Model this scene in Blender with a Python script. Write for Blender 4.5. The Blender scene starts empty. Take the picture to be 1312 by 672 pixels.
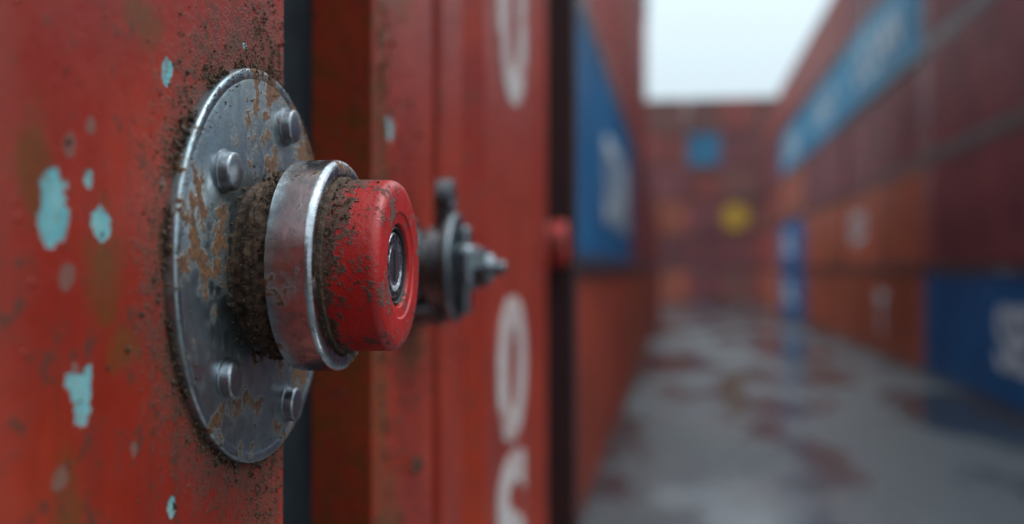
import bpy, bmesh, math, random
from mathutils import Vector, Matrix, noise as mnoise
random.seed(7)
sc = bpy.context.scene
R = math.radians
EYE = 2.6
WX = -0.179          # near door surface
LY, LZ = 0.4445, EYE+0.0015   # lock centre

# ------------------------------------------------------------ node helpers
class NT:
    def __init__(s, name):
        s.mat = bpy.data.materials.new(name); s.mat.use_nodes = True
        s.nt = s.mat.node_tree; s.n = s.nt.nodes; s.l = s.nt.links
        s.b = s.n['Principled BSDF']
        s.pos = s.n.new('ShaderNodeNewGeometry').outputs['Position']
    def put(s, sock, v):
        if isinstance(v, bpy.types.NodeSocket): s.l.new(v, sock)
        elif v is not None:
            if isinstance(v, (tuple, list)) and len(v) == 3 and sock.type == 'RGBA': v = (*v, 1)
            sock.default_value = v
    def noise(s, scale, detail=4, rough=.55, vec=None, dist=0.0):
        t = s.n.new('ShaderNodeTexNoise'); t.inputs['Scale'].default_value = scale
        t.inputs['Detail'].default_value = min(detail, 4); t.inputs['Roughness'].default_value = rough
        t.inputs['Distortion'].default_value = dist
        s.l.new(vec if vec else s.pos, t.inputs['Vector']); return t.outputs['Fac']
    def voro(s, scale):
        t = s.n.new('ShaderNodeTexVoronoi'); t.inputs['Scale'].default_value = scale
        s.l.new(s.pos, t.inputs['Vector']); return t.outputs['Distance'], t.outputs['Color']
    def scalev(s, v, k):
        m = s.n.new('ShaderNodeVectorMath'); m.operation = 'MULTIPLY'
        s.l.new(v, m.inputs[0]); m.inputs[1].default_value = k; return m.outputs[0]
    def ramp(s, f, a, b, lo=0., hi=1.):
        m = s.n.new('ShaderNodeMapRange'); m.interpolation_type = 'SMOOTHSTEP'
        s.put(m.inputs[0], f); m.inputs[1].default_value = a; m.inputs[2].default_value = b
        m.inputs[3].default_value = lo; m.inputs[4].default_value = hi; return m.outputs[0]
    def math(s, op, a, b=None):
        m = s.n.new('ShaderNodeMath'); m.operation = op
        s.put(m.inputs[0], a)
        if b is not None: s.put(m.inputs[1], b)
        return m.outputs[0]
    def mix(s, f, a, b):
        m = s.n.new('ShaderNodeMix'); m.data_type = 'RGBA'
        s.put(m.inputs[0], f); s.put(m.inputs[6], a); s.put(m.inputs[7], b); return m.outputs[2]
    def sep(s, v=None):
        m = s.n.new('ShaderNodeSeparateXYZ'); s.l.new(v or s.pos, m.inputs[0]); return m.outputs
    def bump(s, h, strength=.3, dist=.001):
        m = s.n.new('ShaderNodeBump'); m.inputs['Strength'].default_value = strength
        m.inputs['Distance'].default_value = dist; s.l.new(h, m.inputs['Height'])
        s.l.new(m.outputs[0], s.b.inputs['Normal'])
    def set(s, color=None, rough=None, metal=None, spec=None, coat=None, coatr=None):
        for k, v in (('Base Color', color), ('Roughness', rough), ('Metallic', metal),
                     ('Specular IOR Level', spec), ('Coat Weight', coat), ('Coat Roughness', coatr)):
            if v is not None: s.put(s.b.inputs[k], v)
        return s.mat
    def ell(s, y, z, cy, cz, ry, rz, warp, amt=.6):
        a = s.math('DIVIDE', s.math('SUBTRACT', y, cy), ry); b = s.math('DIVIDE', s.math('SUBTRACT', z, cz), rz)
        d = s.math('SQRT', s.math('ADD', s.math('MULTIPLY', a, a), s.math('MULTIPLY', b, b)))
        return s.math('ADD', d, s.math('MULTIPLY', s.math('SUBTRACT', warp, .5), amt*3))

# ------------------------------------------------------------ materials
def near_paint():
    t = NT('red_door_paint'); o = t.sep(); y, z = o[1], o[2]
    n1 = t.noise(9, 4); n2 = t.noise(60, 4, .65); n3 = t.noise(260, 4, .6); nm = t.noise(135, 4, .6)
    fine = t.noise(900, 2, .6)
    col = t.mix(t.ramp(n1, .3, .7), (.36, .034, .012), (.25, .018, .008))
    col = t.mix(t.ramp(n2, .50, .75, 0, .5), col, (.16, .022, .011))
    streak = t.noise(1, 4, .6, vec=t.scalev(t.pos, (90, 90, 3.5)))
    col = t.mix(t.ramp(streak, .48, .75, 0, .55), col, (.12, .024, .013))
    sp = t.ramp(t.math('ADD', t.math('MULTIPLY', n3, .55), t.math('MULTIPLY', n2, .45)), .56, .60)
    col = t.mix(t.math('MULTIPLY', sp, .8), col, (.07, .034, .020))
    rust = None
    for cy, cz, ry, rz in ((.321, .000, .014, .020), (.335, -.026, .012, .010), (.285, .03, .008, .02), (.30, -.075, .012, .02), (.345, .085, .016, .012),
                           (.372, -.102, .018, .010), (.80, .22, .07, .035), (.86, -.06, .06, .03), (.78, -.2, .05, .05), (.765, .0, .022, .30)):
        d = t.ramp(t.ell(y, z, cy, EYE+cz, ry, rz, n2, .9), 1.15, .35)
        rust = d if rust is None else t.math('MAXIMUM', rust, d)
    rc = t.mix(n3, (.09, .036, .012), (.18, .064, .015))
    col = t.mix(t.math('MULTIPLY', rust, .75), col, rc)
    d = t.ell(y, z, LY, LZ, .083, .083, n3, .34)
    ring = t.math('MULTIPLY', t.ramp(d, 1.36, .98), t.ramp(fine, .34, .58, .4, 1))
    up = t.ell(y, z, .455, LZ+.092, .035, .035, n3, 1.1)
    dn = t.ell(y, z, .452, LZ-.101, .026, .030, n3, 1.1)
    ring = t.math('MAXIMUM', ring, t.math('MULTIPLY', t.ramp(up, 1.0, .5), t.ramp(fine, .42, .55)))
    ring = t.math('MAXIMUM', ring, t.math('MULTIPLY', t.ramp(dn, 1.0, .5), t.ramp(fine, .42, .55)))
    col = t.mix(t.math('MULTIPLY', ring, .9), col, (.062, .036, .021))
    chip = None
    for cy, cz, ry, rz in ((.2925, .018, .0056, .0105), (.3185, .0147, .0056, .0054), (.363, .0703, .0034, .0056),
                           (.3067, -.0377, .0068, .0082), (.367, -.085, .0026, .0032), (.311, .028, .0022, .0026),
                           (.433, .093, .0018, .0016), (.79, .105, .010, .008), (.455, -.118, .002, .003)):
        dd = t.ell(y, z, cy, EYE+cz, ry, rz, nm, 1.0)
        m = t.ramp(dd, 1.08, .96)
        chip = m if chip is None else t.math('MAXIMUM', chip, m)
    teal = t.mix(t.ramp(n2, .35, .65), (.11, .36, .40), (.22, .43, .43))
    teal = t.mix(t.ramp(n3, .52, .62, 0, .6), teal, (.20, .16, .12))
    col = t.mix(chip, col, teal)
    grey = None
    for cy, cz, ry, rz in ((.301, .0367, .0035, .0040), (.297, -.061, .0040, .0038), (.3, -.002, .004, .0045), (.313, .045, .003, .003), (.34, -.06, .003, .003), (.375, .05, .0025, .003), (.36, .03, .002, .003)):
        m = t.ramp(t.ell(y, z, cy, EYE+cz, ry, rz, nm, .7), 1.1, .8)
        grey = m if grey is None else t.math('MAXIMUM', grey, m)
    col = t.mix(t.math('MULTIPLY', grey, .6), col, (.17, .125, .10))
    # rain droplets
    vd, vc = t.voro(210); sel = t.sep(vc)[0]
    rad = t.ramp(sel, .72, 1.0, 0., .34)
    drop = t.ramp(t.math('SUBTRACT', rad, vd), 0., .16)
    rough = t.math('ADD', t.ramp(n2, .3, .7, .26, .46), t.math('MULTIPLY', ring, .4))
    rough = t.math('MULTIPLY', rough, t.ramp(drop, 0, .4, 1, .25))
    h = t.math('ADD', t.math('MULTIPLY', n3, .35), t.math('MULTIPLY', n2, .8))
    h = t.math('SUBTRACT', h, t.math('MULTIPLY', chip, 1.2))
    h = t.math('ADD', h, t.math('MULTIPLY', t.math('MULTIPLY', ring, fine), 1.5))
    h = t.math('ADD', h, t.math('MULTIPLY', drop, .9))
    t.bump(h, .5, .0009)
    return t.set(col, rough, 0., .40)

def steel(name, base, rustamt, rough=(.28, .5), brushed=False, s1=38):
    t = NT(name)
    n1 = t.noise(s1, 4, .6); n2 = t.noise(150, 4, .65); n3 = t.noise(700, 3, .6)
    dark = tuple(c*.5 for c in base)
    col = t.mix(t.ramp(n2, .3, .72), base, dark)
    if brushed:
        br = t.noise(1, 3, .6, vec=t.scalev(t.pos, (2600, 60, 60)))
        col = t.mix(t.ramp(br, .35, .7, 0, .35), col, dark)
    m = t.math('ADD', t.math('MULTIPLY', n1, .72), t.math('MULTIPLY', n2, .28))
    th = .66 - rustamt*.2
    rm = t.ramp(m, th, th+.022)
    rm = t.math('MULTIPLY', rm, t.ramp(n3, .25, .42, .6, 1))
    halo = t.ramp(m, th-.045, th+.015, 0, .4)
    rc = t.mix(t.ramp(n3, .35, .65), (.055, .026, .014), (.20, .085, .032))
    col = t.mix(halo, col, (.23, .165, .10)); col = t.mix(rm, col, rc)
    metal = t.math('SUBTRACT', 1., t.math('MULTIPLY', t.math('MAXIMUM', rm, halo), .9))
    rg = t.math('ADD', t.ramp(n2, .3, .7, *rough), t.math('MULTIPLY', rm, .4))
    t.bump(t.math('ADD', t.math('MULTIPLY', n2, .6), t.math('ADD', t.math('MULTIPLY', rm, .9), t.math('MULTIPLY', n3, .25))), .45, .0007)
    return t.set(col, rg, metal)

def cap_red():
    t = NT('worn_red_plastic'); n1 = t.noise(60, 4); n2 = t.noise(330, 4, .65); n3 = t.noise(1200, 3); nn = t.noise(150, 4, .65)
    col = t.mix(t.ramp(n1, .3, .7), (.46, .020, .016), (.34, .013, .012))
    d = t.ramp(t.math('ADD', t.math('MULTIPLY', n1, .5), t.math('MULTIPLY', n2, .5)), .54, .57)
    o = t.sep(t.n.new('ShaderNodeTexCoord').outputs['Object'])
    zone = t.math('ADD', t.ramp(o[0], .0400, .0600, .17, -.085), t.ramp(o[2], -.030, .02, -.065, .035))
    g = t.ramp(t.math('ADD', t.math('ADD', t.math('MULTIPLY', nn, .6), t.math('MULTIPLY', n2, .4)), zone), .585, .612)
    d = t.math('MAXIMUM', d, g)
    col = t.mix(t.math('MULTIPLY', d, .9), col, t.mix(t.ramp(n3, .35, .65), (.032, .022, .017), (.12, .085, .06)))
    h = t.math('ADD', n2, t.math('MULTIPLY', n3, .4)); h = t.math('ADD', h, t.math('MULTIPLY', d, .9))
    t.bump(h, .5, .0007)
    return t.set(col, t.math('ADD', t.ramp(n2, .3, .7, .28, .46), t.math('MULTIPLY', d, .35)), 0., .45)

def simple(name, a, b, sc_, rough, metal=0., bs=.3, bd=.001, spec=.5):
    t = NT(name); n = t.noise(sc_, 4, .6)
    t.bump(n, bs, bd)
    return t.set(t.mix(t.ramp(n, .3, .7), a, b), rough, metal, spec)

def stencil():
    t = NT('worn_stencil_paint'); n = t.noise(28, 4, .7); n2 = t.noise(9, 4, .6)
    m = t.math('ADD', t.math('MULTIPLY', n, .6), t.math('MULTIPLY', n2, .4))
    col = t.mix(t.ramp(m, .32, .54, 0, .55), (.58, .56, .55), (.38, .26, .23))
    col = t.mix(t.ramp(m, .54, .60, 0, .85), col, (.30, .028, .012))
    return t.set(col, .5, 0.)

def container_paint():
    t = NT('container_paint')
    oi = t.n.new('ShaderNodeObjectInfo'); base = oi.outputs['Color']
    tc = t.n.new('ShaderNodeTexCoord').outputs['Object']
    off = t.n.new('ShaderNodeVectorMath'); off.operation = 'ADD'
    t.l.new(tc, off.inputs[0])
    cmb = t.n.new('ShaderNodeCombineXYZ')
    r = t.math('MULTIPLY', oi.outputs['Random'], 60.)
    t.l.new(r, cmb.inputs[0]); t.l.new(r, cmb.inputs[1]); t.l.new(cmb.outputs[0], off.inputs[1])
    v = off.outputs[0]
    n1 = t.noise(.6, 4, .6, vec=v); n2 = t.noise(3.5, 4, .65, vec=v)
    st = t.noise(1, 4, .6, vec=t.scalev(v, (7, 7, .5)))
    g = t.n.new('ShaderNodeMix'); g.data_type = 'RGBA'; g.blend_type = 'MULTIPLY'; g.inputs[0].default_value = 1
    t.l.new(base, g.inputs[6]); g.inputs[7].default_value = (.52, .60, .66, 1)
    col = t.mix(t.ramp(n1, .35, .7), base, g.outputs[2])
    col = t.mix(t.ramp(st, .46, .72, 0, .8), col, g.outputs[2])
    col = t.mix(t.ramp(n2, .6, .68, 0, .7), col, (.13, .065, .042))
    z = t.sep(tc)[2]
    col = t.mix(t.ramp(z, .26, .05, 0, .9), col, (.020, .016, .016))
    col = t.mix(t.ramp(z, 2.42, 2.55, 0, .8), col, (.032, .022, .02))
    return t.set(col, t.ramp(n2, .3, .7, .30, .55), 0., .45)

def ground_mat():
    t = NT('wet_asphalt')
    v = t.scalev(t.pos, (1., .40, 1.))
    n1 = t.noise(.45, 4, .5, vec=v, dist=.3); n2 = t.noise(4, 4, .65); n3 = t.noise(45, 4, .75)
    wet = t.ramp(t.math('ADD', t.math('MULTIPLY', n1, .8), t.math('MULTIPLY', n2, .2)), .44, .56)
    col = t.mix(n3, (.030, .037, .044), (.066, .076, .086))
    col = t.mix(t.ramp(n2, .45, .7, 0, .3), col, (.04, .034, .031))
    col = t.mix(t.math('MULTIPLY', wet, .4), col, (.022, .028, .034))
    rough = t.ramp(wet, 0, 1, .10, .36)
    k = t.ramp(wet, 0, 1, .06, 1.0)
    t.bump(t.math('MULTIPLY', t.math('ADD', n3, n2), k), .65, .022)
    return t.set(col, rough, 0., 1.0)

M_paint = near_paint()
M_disc = steel('galvanised_flange_steel', (.40, .47, .50), .69, (.30, .48), s1=26)
M_collar = steel('brushed_collar_steel', (.54, .57, .60), .40, (.18, .32), True)
M_rivet = steel('rivet_steel', (.38, .40, .43), .2, (.28, .44))
M_latch = steel('latch_steel', (.28, .31, .33), .25, (.22, .42))
M_neck = simple('muddy_rusted_neck', (.035, .021, .014), (.12, .068, .040), 260, .85, 0, .9, .002)
M_cap = cap_red()
M_dirt = simple('dried_mud', (.032, .020, .013), (.12, .072, .042), 420, .9, 0, .8, .001)
M_gap = simple('black_gap_filler', (.003, .006, .009), (.008, .013, .018), 40, .8, 0, .3, .001, .2)  # near-black, so the door gap reads dark
M_white = stencil()
M_key = simple('key_core_metal', (.50, .52, .55), (.22, .23, .25), 900, .3, 1., .6, .0005)
M_dark = simple('dark_void', (.006, .006, .007), (.012, .012, .012), 100, .6)
M_gapbar = simple('dark_gap_bar', (.016, .004, .004), (.028, .006, .006), 20, .6)  # dark tone stands for the gap past the near container
M_conc = simple('concrete', (.30, .29, .27), (.22, .21, .2), 6, .85)
M_cont = container_paint()
M_cwhite = simple('container_lettering_white', (.60, .64, .68), (.40, .44, .48), 2, .5)
M_yel = simple('yellow_sign_paint', (.46, .25, .02), (.32, .16, .02), 3, .5)
M_rods = simple('door_rod_steel', (.13, .10, .09), (.22, .19, .18), 6, .5, .3)

# ------------------------------------------------------------ mesh helpers
def obj_from_bm(bm, name, mats, smooth=None, parent=None):
    me = bpy.data.meshes.new(name); bm.normal_update(); bm.to_mesh(me); bm.free()
    for m in (mats if isinstance(mats, (list, tuple)) else [mats]): me.materials.append(m)
    o = bpy.data.objects.new(name, me); sc.collection.objects.link(o)
    if smooth is not None:
        for p in me.polygons: p.use_smooth = True
        me.set_sharp_from_angle(angle=R(smooth))
    if parent: o.parent = parent
    return o
def empty(name, loc=(0, 0, 0)):
    o = bpy.data.objects.new(name, None); o.location = loc; sc.collection.objects.link(o); return o
def box(bm, x0, x1, y0, y1, z0, z1, mi=0):
    vs = [bm.verts.new(p) for p in ((x0,y0,z0),(x1,y0,z0),(x1,y1,z0),(x0,y1,z0),(x0,y0,z1),(x1,y0,z1),(x1,y1,z1),(x0,y1,z1))]
    for f in ((3,2,1,0),(4,5,6,7),(0,1,5,4),(1,2,6,5),(2,3,7,6),(3,0,4,7)):
        fc = bm.faces.new([vs[i] for i in f]); fc.material_index = mi
def lathe(name, prof, mat, parent, cy=0, cz=0, segs=128, smooth=35, cap=True):
    bm = bmesh.new(); rings = []
    for x, r in prof:
        rings.append([bm.verts.new((x, cy+r*math.cos(2*math.pi*i/segs), cz+r*math.sin(2*math.pi*i/segs))) for i in range(segs)])
    for a, b in zip(rings, rings[1:]):
        for i in range(segs):
            j = (i+1) % segs; bm.faces.new((a[i], a[j], b[j], b[i]))
    if cap:
        bm.faces.new(rings[-1]); bm.faces.new(list(reversed(rings[0])))
    bmesh.ops.recalc_face_normals(bm, faces=bm.faces)
    return obj_from_bm(bm, name, mat, smooth, parent)
def arc(cx, cr, rad, a0, a1, n=6):
    return [(cx+rad*math.cos(R(a0+(a1-a0)*i/n)), cr+rad*math.sin(R(a0+(a1-a0)*i/n))) for i in range(n+1)]
ICO = {}
for sd in (1, 2):
    b_ = bmesh.new(); bmesh.ops.create_icosphere(b_, subdivisions=sd, radius=1)
    b_.verts.ensure_lookup_table()
    ICO[sd] = ([v.co.copy() for v in b_.verts], [[v.index for v in f.verts] for f in b_.faces]); b_.free()
def crumbs(name, pts, parent, mat=M_dirt):
    vs, fs = [], []
    for (x, y, z, s) in pts:
        V, F = ICO[1 if s < .0010 else 2]
        m = Matrix.Rotation(random.uniform(0, 6.3), 3, Vector((random.random(), random.random(), random.random()+.01)).normalized()) \
            @ Matrix.Diagonal((s*random.uniform(.4, 1.4), s*random.uniform(.4, 1.2), s*random.uniform(.3, .9)))
        b0 = len(vs); c = Vector((x, y, z))
        for v in V:
            vs.append(c + m @ v + Vector((random.uniform(-1, 1), random.uniform(-1, 1), random.uniform(-1, 1)))*s*.28)
        fs += [[b0+i for i in f] for f in F]
    me = bpy.data.meshes.new(name); me.from_pydata(vs, [], fs); me.materials.append(mat)
    for p in me.polygons: p.use_smooth = True
    me.set_sharp_from_angle(angle=R(40))
    o = bpy.data.objects.new(name, me); sc.collection.objects.link(o); o.parent = parent
    return o

# ------------------------------------------------------------ main lock
lock = empty('container_lock', (WX, LY, LZ))
Rd = .083; th = .0042
lathe('flange', [(-.001, Rd-.001)] + [(.0, Rd)] + arc(th-.0014, Rd-.0014, .0014, 90, 0, 4) + [(th, Rd-.0035), (th-.0004, Rd-.0045), (th, Rd-.0058), (th, .020)], M_disc, lock, segs=160)
for i, (ry, rz) in enumerate(((.0255, .0625), (-.0415, .0365), (-.0400, -.0445), (.028, -.0625), (.068, .004))):
    lathe('rivet_%d' % (i+1), [(th-.001, .0088), (th+.0004, .0088), (th+.0008, .0078), (th+.0036, .0076)] + arc(th+.0036, .0062, .0014, 90, 10, 4)[1:] + [(th+.0052, .0035), (th+.0053, .0005)],
          M_rivet, lock, ry, rz, 40)
c0, c1 = .0210, .0402
def lumpy_lathe(name, prof, mat, parent, amp, sc_):
    o = lathe(name, prof, mat, parent, segs=200, cap=False)
    for v in o.data.vertices:
        r = Vector((0, v.co.y, v.co.z))
        if r.length > 1e-5:
            v.co += r.normalized()*amp*(mnoise.noise(v.co*sc_)+.6*mnoise.noise(v.co*sc_*2.7))
    return o
npf = [(th-.001, .0360), (th+.001, .0345), (th+.003, .0345), (th+.005, .0360), (th+.0062, .0382)] + [(th+.007+i*.0005, .0390-.0004*math.sin(i*.5)) for i in range(22)]
lumpy_lathe('neck', npf, M_neck, lock, .0013, 320)
lathe('collar', [(c0, .034), (c0, .0425)] + arc(c0+.0013, .0430, .0013, 180, 90, 5) + [(c0+.008, .0444)]
      + arc(c1-.0032, .0412, .0032, 90, 15, 7) + [(c1, .0405), (c1, .0385), (c1-.0012, .0378), (c1-.0012, .030)], M_collar, lock, segs=160)
lathe('collar_seat', [(c1-.003, .0372), (c1+.0012, .0372), (c1+.0018, .036)], M_neck, lock)
k0, k1 = .0402, .0640
lathe('cap', [(k0, .0345), (k0+.001, .0354), (k0+.006, .0360)] + [(k0+.012, .0359)] + arc(k1-.0044, .0312, .0045, 85, 10, 10)
      + [(k1+.0003, .0290), (k1+.0002, .0225), (k1-.0005, .0217), (k1-.0009, .0178), (k1-.0025, .0170), (k1-.0090, .0168), (k1-.0092, .001)], M_cap, lock, segs=160)
lathe('hole_liner', [(k1-.0088, .0166), (k1-.0024, .0166), (k1-.0018, .0158), (k1-.0024, .0151), (k1-.0086, .0149)], M_dark, lock)
lathe('key_core', [(k1-.0088, .0140), (k1-.0032, .0140), (k1-.0024, .0133), (k1-.0024, .0108), (k1-.0040, .0104), (k1-.0040, .0088), (k1-.0026, .0084), (k1-.0026, .0003)], M_key, lock, segs=96, smooth=25)
bm = bmesh.new()
box(bm, k1-.0030, k1-.0023, -.0013, .0013, -.0066, .0066)
for i in range(14):
    a = 2*math.pi*i/14; cy, cz = .0120*math.cos(a), .0120*math.sin(a)
    box(bm, k1-.0027, k1-.0021, cy-.0008, cy+.0008, cz-.0008, cz+.0008)
obj_from_bm(bm, 'keyway', M_dark, None, lock)
pts = []
for _ in range(3400):
    a = random.vonmisesvariate(R(150), .7) if random.random() < .75 else random.uniform(0, 2*math.pi)
    r = Rd + random.expovariate(1/.0030) - .0008
    c = mnoise.noise(Vector((math.cos(a)*4, math.sin(a)*4, r*120)))
    if c < -.12: continue
    y, z = r*math.cos(a), r*math.sin(a)
    if y > .034: continue
    s = random.uniform(.0002, .0008) * (1.7 if random.random() < .12 else 1)
    pts.append((s*.2 + (random.uniform(0, .0018) if r < Rd+.0015 else 0), y, z, s))
for cy, cz, sy, sz, n in ((.012, .098, .012, .010, 300), (.026, .090, .008, .008, 240), (.018, .118, .012, .010, 120), (.008, -.101, .010, .012, 300), (.020, -.094, .007, .007, 120), (-.06, .075, .012, .012, 60), (.0, -.12, .02, .01, 100), (-.07, .055, .016, .015, 45), (-.08, -.03, .012, .02, 30)):
    for _ in range(n):
        y, z = random.gauss(cy, sy), random.gauss(cz, sz)
        if y > .034 or math.hypot(y, z) < Rd: continue
        if mnoise.noise(Vector((y*160, z*160, 3))) < -.05: continue
        s = random.uniform(.0002, .0009); pts.append((s*.2, y, z, s))
for _ in range(80):
    y, z = random.uniform(-.15, .03), random.uniform(-.13, .13)
    if math.hypot(y, z) < Rd: continue
    s = random.uniform(.0003, .0014); pts.append((s*.15, y, z, s))
crumbs('mud_on_door', pts, lock)
pts = []
for _ in range(1300):
    a = random.uniform(0, 2*math.pi); x = random.uniform(th+.006, c0)
    if mnoise.noise(Vector((math.cos(a)*5, math.sin(a)*5, x*200))) < -.1: continue
    r = .0390+random.uniform(0, .0010); s = random.uniform(.0002, .0010)
    if random.random() < .18: x = th+.0003; r = .037+random.expovariate(1/.0018)
    pts.append((x, r*math.cos(a), r*math.sin(a), s))
for _ in range(260):
    a = random.vonmisesvariate(R(110), 1.2); r = Rd-random.expovariate(1/.0025)
    pts.append((th+.0002, r*math.cos(a), r*math.sin(a), random.uniform(.0002, .0007)))
crumbs('mud_on_neck', pts, lock)
pts = []
for ca, cx, sa, sx, n in ((165, k0+.003, 10, .0018, 200), (150, k0+.006, 9, .003, 220), (178, k0+.004, 7, .002, 110), (128, k0+.004, 10, .003, 160), (140, k0+.009, 6, .003, 140), (192, k0+.007, 6, .003, 90), (200, k0+.010, 9, .004, 50), (215, k0+.004, 9, .002, 60), (100, k0+.003, 14, .002, 80), (235, k0+.003, 12, .0015, 60), (112, k0+.012, 8, .004, 40)):
    for _ in range(n):
        a = R(random.gauss(ca, sa)); x = random.gauss(cx, sx)
        if x < k0-.0008 or x > k1-.005: continue
        cl_ = mnoise.noise(Vector((a*11, x*600, 1)))
        if cl_ < .0: continue
        s = random.uniform(.00015, .0006)*(1+1.6*max(0, cl_))
        pts.append((x, .0358*math.cos(a), .0358*math.sin(a), s))
for _ in range(420):
    a = random.uniform(R(90), R(270)); s = random.uniform(.0002, .0008)
    if mnoise.noise(Vector((a*6, 4, 1))) < -.15: continue
    r = random.uniform(.0360, .0385); pts.append((c1-.0006, r*math.cos(a), r*math.sin(a), s))
crumbs('mud_on_cap', pts, lock)

# ------------------------------------------------------------ near container (stands on blocks)
near = empty('shipping_container', (0, 0, 0))
Z0, Z1 = 1.35, 3.94
prof = [(-.215, -4.0), (-.215, .230), (-.2075, .243), (-.197, .256), (-.1865, .269), (-.181, .281), (-.179, .295), (-.179, .481), (-.290, .484), (-.290, .750), (-.213, .750),
        (-.213, .936), (-.236, .940), (-.236, .966), (-.213, .972), (-.213, 1.06), (-.232, 1.095), (-.232, 1.165), (-.213, 1.20),
        (-.213, 1.60), (-.232, 1.635), (-.232, 1.68), (-.215, 1.705), (-.215, 1.79), (-.27, 1.80), (-.27, 2.06), (-2.6, 2.06), (-2.6, -4.0)]
bm = bmesh.new()
lo = [bm.verts.new((x, y, Z0)) for x, y in prof]; hi = [bm.verts.new((x, y, Z1)) for x, y in prof]
n = len(prof)
for i in range(n):
    j = (i+1) % n; bm.faces.new((lo[i], lo[j], hi[j], hi[i]))
bm.faces.new(hi); bm.faces.new(list(reversed(lo)))
bmesh.ops.recalc_face_normals(bm, faces=bm.faces)
body = obj_from_bm(bm, 'body', M_paint, 50, near)
bv = body.modifiers.new('bevel', 'BEVEL'); bv.width = .0035; bv.segments = 4; bv.limit_method = 'ANGLE'; bv.angle_limit = R(22)
bv.harden_normals = True
bm = bmesh.new(); box(bm, -.2895, -.2585, .486, .7485, Z0+.02, Z1-.02); box(bm, -.2895, -.197, .4845, .492, Z0+.02, Z1-.02)  # filler boxes; the door gap's darkness is put into their colour
obj_from_bm(bm, 'door_gap_filler', M_gap, None, near)
bm = bmesh.new(); box(bm, -.2695, -.189, 1.985, 2.058, Z0+.01, Z1-.01)  # bar added so the gap at the container end looks dark
obj_from_bm(bm, 'end_gap_bar', M_gapbar, None, near)
pts = []
for cy, cz, sy, sz, n in ((.775, .05, .02, .05, 90), (.80, -.16, .03, .05, 100), (.77, .18, .015, .04, 90), (.88, -.07, .02, .02, 40), (.765, -.08, .01, .1, 90), (.84, .0, .05, .12, 80)):
    for _ in range(n):
        y = random.gauss(cy, sy)
        if y < .754 or y > .93: continue
        s = random.uniform(.0005, .0023); pts.append((-.2128, y, EYE+random.gauss(cz, sz), s))
for _ in range(90):
    pts.append((random.uniform(-.255, -.216), .7497, EYE+random.uniform(-.2, .2), random.uniform(.0004, .0014)))
pts += [(-.211, .862, EYE-.158, .007), (-.2105, .858, EYE-.162, .005), (-.2105, .868, EYE-.154, .004)]
crumbs('mud_specks', pts, near)

def text_mesh(name, s, mat, parent, width, height, loc, rot, ext=.0008, bold=.0):
    cu = bpy.data.curves.new(name, 'FONT'); cu.body = s; cu.extrude = 1e-3; cu.offset = bold
    tmp = bpy.data.objects.new('tmp', cu); sc.collection.objects.link(tmp)
    bpy.context.view_layer.update()
    me = bpy.data.meshes.new_from_object(tmp.evaluated_get(bpy.context.evaluated_depsgraph_get()))
    bpy.data.objects.remove(tmp)
    xs = [v.co.x for v in me.vertices]; ys = [v.co.y for v in me.vertices]
    cx, cy = (min(xs)+max(xs))/2, (min(ys)+max(ys))/2
    kx, ky = width/(max(xs)-min(xs)), height/(max(ys)-min(ys))
    for v in me.vertices: v.co = ((v.co.x-cx)*kx, (v.co.y-cy)*ky, v.co.z*ext*1000)
    me.materials.clear(); me.materials.append(mat)
    o = bpy.data.objects.new(name, me); sc.collection.objects.link(o)
    o.location = loc; o.rotation_euler = rot; o.parent = parent
    return o
RW = (R(90), 0, R(90)); LW = (R(90), 0, R(-90))
for s_, zc, hh in (('0', .325, .225), ('0', -.128, .188), ('S', -.338, .205)):
    text_mesh('stencil_digit', s_, M_white, near, .24, hh, (-.2122, 1.395, EYE+zc), RW, .0006, .03)

for yb in (-3.2, 1.2):
    bm = bmesh.new(); box(bm, -2.5, -.35, yb-.4, yb+.4, 0.0, Z0-.002)
    o = obj_from_bm(bm, 'concrete_support_block', M_conc); b = o.modifiers.new('b', 'BEVEL'); b.width = .03; b.segments = 2

# ------------------------------------------------------------ second latch
lat = empty('door_latch', (-.213, .85, EYE+.001))
lathe('base', [(-.001, .038), (.004, .038), (.005, .037), (.005, .03)], M_latch, lat, segs=64)
lathe('barrel', [(.003, .031), (.012, .030), (.013, .026), (.018, .026), (.019, .033), (.031, .033), (.032, .031)], M_latch, lat, segs=64)
lathe('ring', [(.033, .036)] + arc(.035, .0415, .002, 180, 90, 3) + arc(.039, .0415, .002, 90, 0, 3) + [(.041, .030), (.042, .024)], M_latch, lat, segs=64)
lathe('hasp_lug', [(.024, .0155), (.025, .017), (.035, .017), (.036, .0155), (.036, .006), (.033, .0055), (.033, .0005)], M_latch, lat, 0, .054, 40)
bm = bmesh.new(); box(bm, .0245, .0345, -.0145, .0145, .026, .055)
o = obj_from_bm(bm, 'hasp_tab', M_latch, 40, lat)
bm = bmesh.new(); box(bm, .0405, .056, -.026, .026, -.018, .018)
o = obj_from_bm(bm, 'clamp_bar', M_latch, 40, lat); b = o.modifiers.new('b', 'BEVEL'); b.width = .006; b.segments = 4
bm = bmesh.new(); box(bm, .041, .050, -.010, .010, -.037, .033)
o = obj_from_bm(bm, 'clamp_jaw', M_latch, 40, lat); b = o.modifiers.new('b', 'BEVEL'); b.width = .0035; b.segments = 4
lathe('nut', [(.055, .0150), (.056, .0170), (.063, .0170), (.064, .0145)], M_latch, lat, segs=6, smooth=10)
lathe('spindle', [(.060, .0115), (.066, .0112), (.069, .0095), (.0705, .0060), (.077, .0055), (.078, .0045), (.0785, .001)], M_latch, lat, segs=48)
lathe('lower_bolt', [(.0, .010), (.028, .010), (.030, .007)], M_latch, lat, -.002, -.036, 24)

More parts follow.
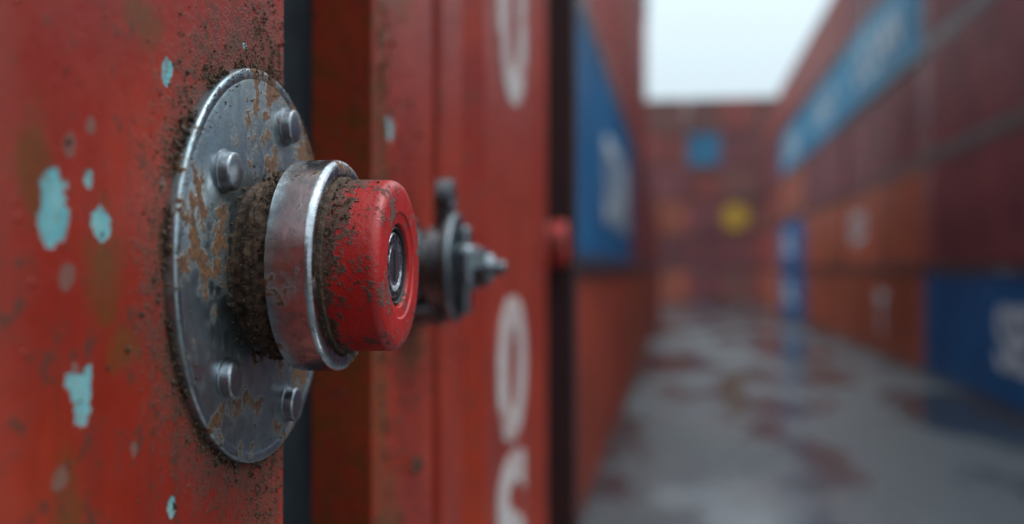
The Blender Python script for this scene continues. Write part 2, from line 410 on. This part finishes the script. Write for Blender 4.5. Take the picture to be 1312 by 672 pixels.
kn = empty('container_lock', (-.27, 1.93, EYE+.045))
lathe('base_plate', [(-.001, .045), (.004, .045), (.005, .043), (.005, .03)], M_disc, kn, segs=48)
lathe('collar', [(.004, .026), (.030, .026), (.031, .024)], M_collar, kn, segs=48)
lathe('cap', [(.030, .036), (.034, .041), (.062, .041)] + arc(.067, .034, .007, 90, 10, 6) + [(.074, .014), (.069, .013), (.069, .001)], M_cap, kn, segs=48)

# ------------------------------------------------------------ stacked containers
CL, CW, CH = 12.19, 2.44, 2.59
def container_mesh():
    bm = bmesh.new(); hx, hy = CW/2, CL/2
    for sx in (-1, 1):
        y = -hy+.14; pr = []
        per, d = .278, .040
        while y < hy-.14-per:
            for dy, dx in ((0, 0), (.072, 0), (.140, d), (.210, d)):
                pr.append((hx-.012-dx, y+dy))
            y += per
        pr.append((hx-.012, hy-.14))
        a = [bm.verts.new((sx*x, yy, .15)) for x, yy in pr]; b = [bm.verts.new((sx*x, yy, CH-.10)) for x, yy in pr]
        for i in range(len(pr)-1):
            vs = (a[i], a[i+1], b[i+1], b[i]); bm.faces.new(vs if sx > 0 else tuple(reversed(vs)))
        x0, x1 = sorted((sx*(hx-.07), sx*hx))
        box(bm, x0, x1, -hy+.16, hy-.16, 0, .152); box(bm, x0, x1, -hy+.16, hy-.16, CH-.11, CH-.012)
        for ey in (-1, 1):
            y0, y1 = sorted((ey*(hy-.16), ey*(hy-.004)))
            xx0, xx1 = sorted((sx*(hx-.16), sx*(hx-.003)))
            box(bm, xx0, xx1, y0, y1, .11, CH-.11)
            y0, y1 = sorted((ey*(hy-.175), ey*hy)); xx0, xx1 = sorted((sx*(hx-.17), sx*(hx+.003)))
            box(bm, xx0, xx1, y0, y1, -.001, .115); box(bm, xx0, xx1, y0, y1, CH-.115, CH)
    for ey in (-1, 1):
        y0, y1 = sorted((ey*(hy-.10), ey*(hy-.006)))
        box(bm, -hx+.16, hx-.16, y0, y1, 0.003, .14); box(bm, -hx+.16, hx-.16, y0, y1, CH-.13, CH-.005)
        y0, y1 = sorted((ey*(hy-.10), ey*(hy-.06)))
        for k in (-1, 1):
            xa, xb = sorted((k*.012, k*(hx-.16)))
            box(bm, xa, xb, y0, y1, .14, CH-.13)
            for rz in (.5, 1.0, 1.5, 2.0):
                ya, yb = sorted((ey*(hy-.061), ey*(hy-.04))); box(bm, xa+.05, xb-.05, ya, yb, rz-.05, rz+.10)
            for rx in (.22, .78):
                ya, yb = sorted((ey*(hy-.035), ey*(hy-.008)))
                box(bm, k*rx-.017, k*rx+.017, ya, yb, .08, CH-.07, 1)
                box(bm, min(k*rx, k*(rx+.28)), max(k*rx, k*(rx+.28)), ya, yb, 1.08, 1.12, 1)
    box(bm, -hx+.05, hx-.05, -hy+.05, hy-.05, CH-.06, CH-.03); box(bm, -hx+.05, hx-.05, -hy+.05, hy-.05, .10, .13)
    me = bpy.data.meshes.new('container_shell'); bm.normal_update(); bm.to_mesh(me); bm.free()
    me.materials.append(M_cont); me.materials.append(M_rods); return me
CM = container_mesh()
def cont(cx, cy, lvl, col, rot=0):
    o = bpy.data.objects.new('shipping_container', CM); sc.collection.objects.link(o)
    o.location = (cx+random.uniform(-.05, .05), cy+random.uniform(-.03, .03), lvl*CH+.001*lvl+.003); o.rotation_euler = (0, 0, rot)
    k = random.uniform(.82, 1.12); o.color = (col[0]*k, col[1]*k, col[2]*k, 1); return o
ORG = (.46, .100, .050); RED = (.34, .058, .045); MAR = (.24, .052, .058); BLU = (.010, .115, .31); LBL = (.03, .25, .42); BRN = (.24, .075, .062)
reds = [ORG, RED, MAR, BRN, BRN]
RX = 5.80 + CW/2
table = {
 0: [BLU, MAR, MAR, MAR, RED], 1: [ORG, ORG, MAR, LBL, MAR], 2: [ORG, ORG, MAR, LBL, RED], 3: [BLU, BLU, ORG, LBL, RED], 4: [ORG, RED, RED, MAR, RED],
 -1: [RED, BLU]}
right = {}
for k in range(-1, 5):
    for l in range(len(table[k])):
        right[k, l] = cont(RX, 27.5+12.45*(k-.5), l, table[k][l])
def logo(o, s, w, h, dy, side, zc=1.35, bold=.03):
    x = -(CW/2+.004) if side < 0 else (CW/2+.004)
    text_mesh('painted_lettering', s, M_cwhite, o, w, h, (x, dy, zc), LW if side < 0 else RW, .004, bold)
logo(right[1, 3], 'OCEAN', 7.5, 1.3, 0, -1, bold=.01); logo(right[2, 3], 'CARGO', 7.0, 1.2, 0, -1, bold=.01); logo(right[3, 3], 'LINE', 6, 1.4, 0, -1)
logo(right[1, 1], 'CO', 2.8, 1.0, 3.6, -1); logo(right[1, 0], 'T', 1.5, 1.2, -.8, -1)
logo(right[0, 0], 'SEA', 3.6, 1.2, -1.8, -1); logo(right[3, 1], 'SL', 5.0, 1.1, 1., -1); logo(right[3, 0], 'SL', 5.0, 1.1, 1, -1)
LX = -.95 - CW/2
lt = [[RED, LBL, RED, MAR, RED], [ORG, MAR, RED, RED, MAR], [RED, BRN], [ORG, RED]]
left = {}
for i, cols in enumerate(lt):
    for l, c in enumerate(cols):
        left[i, l] = cont(LX, 9.7+CL/2+i*12.36, l, c)
left[0, 1].color = (.014, .14, .31, 1)
left[0, 0].color = (.40, .060, .030, 1)
logo(left[0, 1], 'STAR', 6.2, 1.2, 1.2, 1, 1.2)
ey = 84 + CL/2
haze_pal = {(0, 1): MAR, (1, 0): BRN, (0, 4): (.02, .22, .40), (1, 2): MAR, (0, 5): BRN, (1, 5): RED, (1, 4): MAR, (0, 3): RED, (1, 3): BRN, (0, 2): MAR, (1, 1): MAR, (0, 0): MAR}  # muted tones: distance haze put into the far stack's paint
far = {}
for c in range(-9, 9):
    for l in range(6):
        far[c, l] = cont(1.85+c*2.46, ey, l, haze_pal.get((c, l), random.choice(reds)))
# round yellow sign bolted on a container end
bm = bmesh.new()
bmesh.ops.create_cone(bm, cap_ends=True, segments=48, radius1=1.05, radius2=1.05, depth=.03, matrix=Matrix.Translation((4.2, 83.9, 2*CH+1.35)) @ Matrix.Rotation(R(90), 4, 'X'))
for sx in (-.5, .5): box(bm, 4.2+sx-.04, 4.2+sx+.04, 83.91, 84.1, 2*CH+.8, 2*CH+1.9)
obj_from_bm(bm, 'round_yellow_sign', M_yel)
for c in range(-3, 4):  # unseen stack behind the camera, added to cut light on camera-facing faces
    for l in range(3):
        cont(c*2.46+1, -10-CL/2, l, random.choice([RED, MAR, BRN, BLU]))

# ------------------------------------------------------------ ground
bm = bmesh.new(); bmesh.ops.create_grid(bm, x_segments=4, y_segments=4, size=600)
obj_from_bm(bm, 'ground', ground_mat())

# ------------------------------------------------------------ light: overcast, zenith brighter than horizon
S = Vector((.55, .18, .80)).normalized()
w = bpy.data.worlds.new('World'); sc.world = w; w.use_nodes = True
nt = w.node_tree; bg = nt.nodes['Background']
sky = nt.nodes.new('ShaderNodeTexSky'); sky.sky_type = 'NISHITA'; sky.sun_disc = False
sky.sun_elevation = math.asin(S.z); sky.sun_rotation = math.atan2(S.x, S.y)
tc = nt.nodes.new('ShaderNodeTexCoord')
no = nt.nodes.new('ShaderNodeTexNoise'); no.inputs['Scale'].default_value = 2.2; no.inputs['Detail'].default_value = 4
nt.links.new(tc.outputs['Generated'], no.inputs['Vector'])
cl = nt.nodes.new('ShaderNodeMix'); cl.data_type = 'RGBA'; nt.links.new(no.outputs['Fac'], cl.inputs[0])
cl.inputs[6].default_value = (6.9, 8.5, 9.3, 1); cl.inputs[7].default_value = (8.8, 10.1, 10.8, 1)
sz = nt.nodes.new('ShaderNodeSeparateXYZ'); nt.links.new(tc.outputs['Generated'], sz.inputs[0])
zr = nt.nodes.new('ShaderNodeMapRange'); nt.links.new(sz.outputs[2], zr.inputs[0])
zr.inputs[1].default_value = .15; zr.inputs[2].default_value = .9; zr.inputs[3].default_value = 1.0; zr.inputs[4].default_value = 2.6
vm = nt.nodes.new('ShaderNodeVectorMath'); vm.operation = 'SCALE'
nt.links.new(cl.outputs[2], vm.inputs[0]); nt.links.new(zr.outputs[0], vm.inputs['Scale'])
mx = nt.nodes.new('ShaderNodeMix'); mx.data_type = 'RGBA'; mx.inputs[0].default_value = .9
nt.links.new(sky.outputs[0], mx.inputs[6]); nt.links.new(vm.outputs[0], mx.inputs[7])
nt.links.new(mx.outputs[2], bg.inputs[0]); bg.inputs[1].default_value = .1
sl = bpy.data.lights.new('sun', 'SUN'); sl.energy = 1.0; sl.angle = R(20); sl.color = (1, .98, .95)
so = bpy.data.objects.new('sun', sl); sc.collection.objects.link(so)
so.rotation_euler = (-S).to_track_quat('-Z', 'Y').to_euler()

# ------------------------------------------------------------ camera
cam = bpy.data.cameras.new('camera'); co = bpy.data.objects.new('camera', cam); sc.collection.objects.link(co)
co.location = (0, 0, EYE); co.rotation_euler = (R(90.37), 0, R(8.69))
cam.sensor_width = 36; cam.lens = 38.4; cam.clip_start = .01; cam.clip_end = 2000
cam.dof.use_dof = True; cam.dof.focus_distance = .445; cam.dof.aperture_fstop = 4.0
sc.camera = co
sc.view_settings.view_transform = 'Standard'; sc.view_settings.look = 'None'; sc.view_settings.exposure = 0
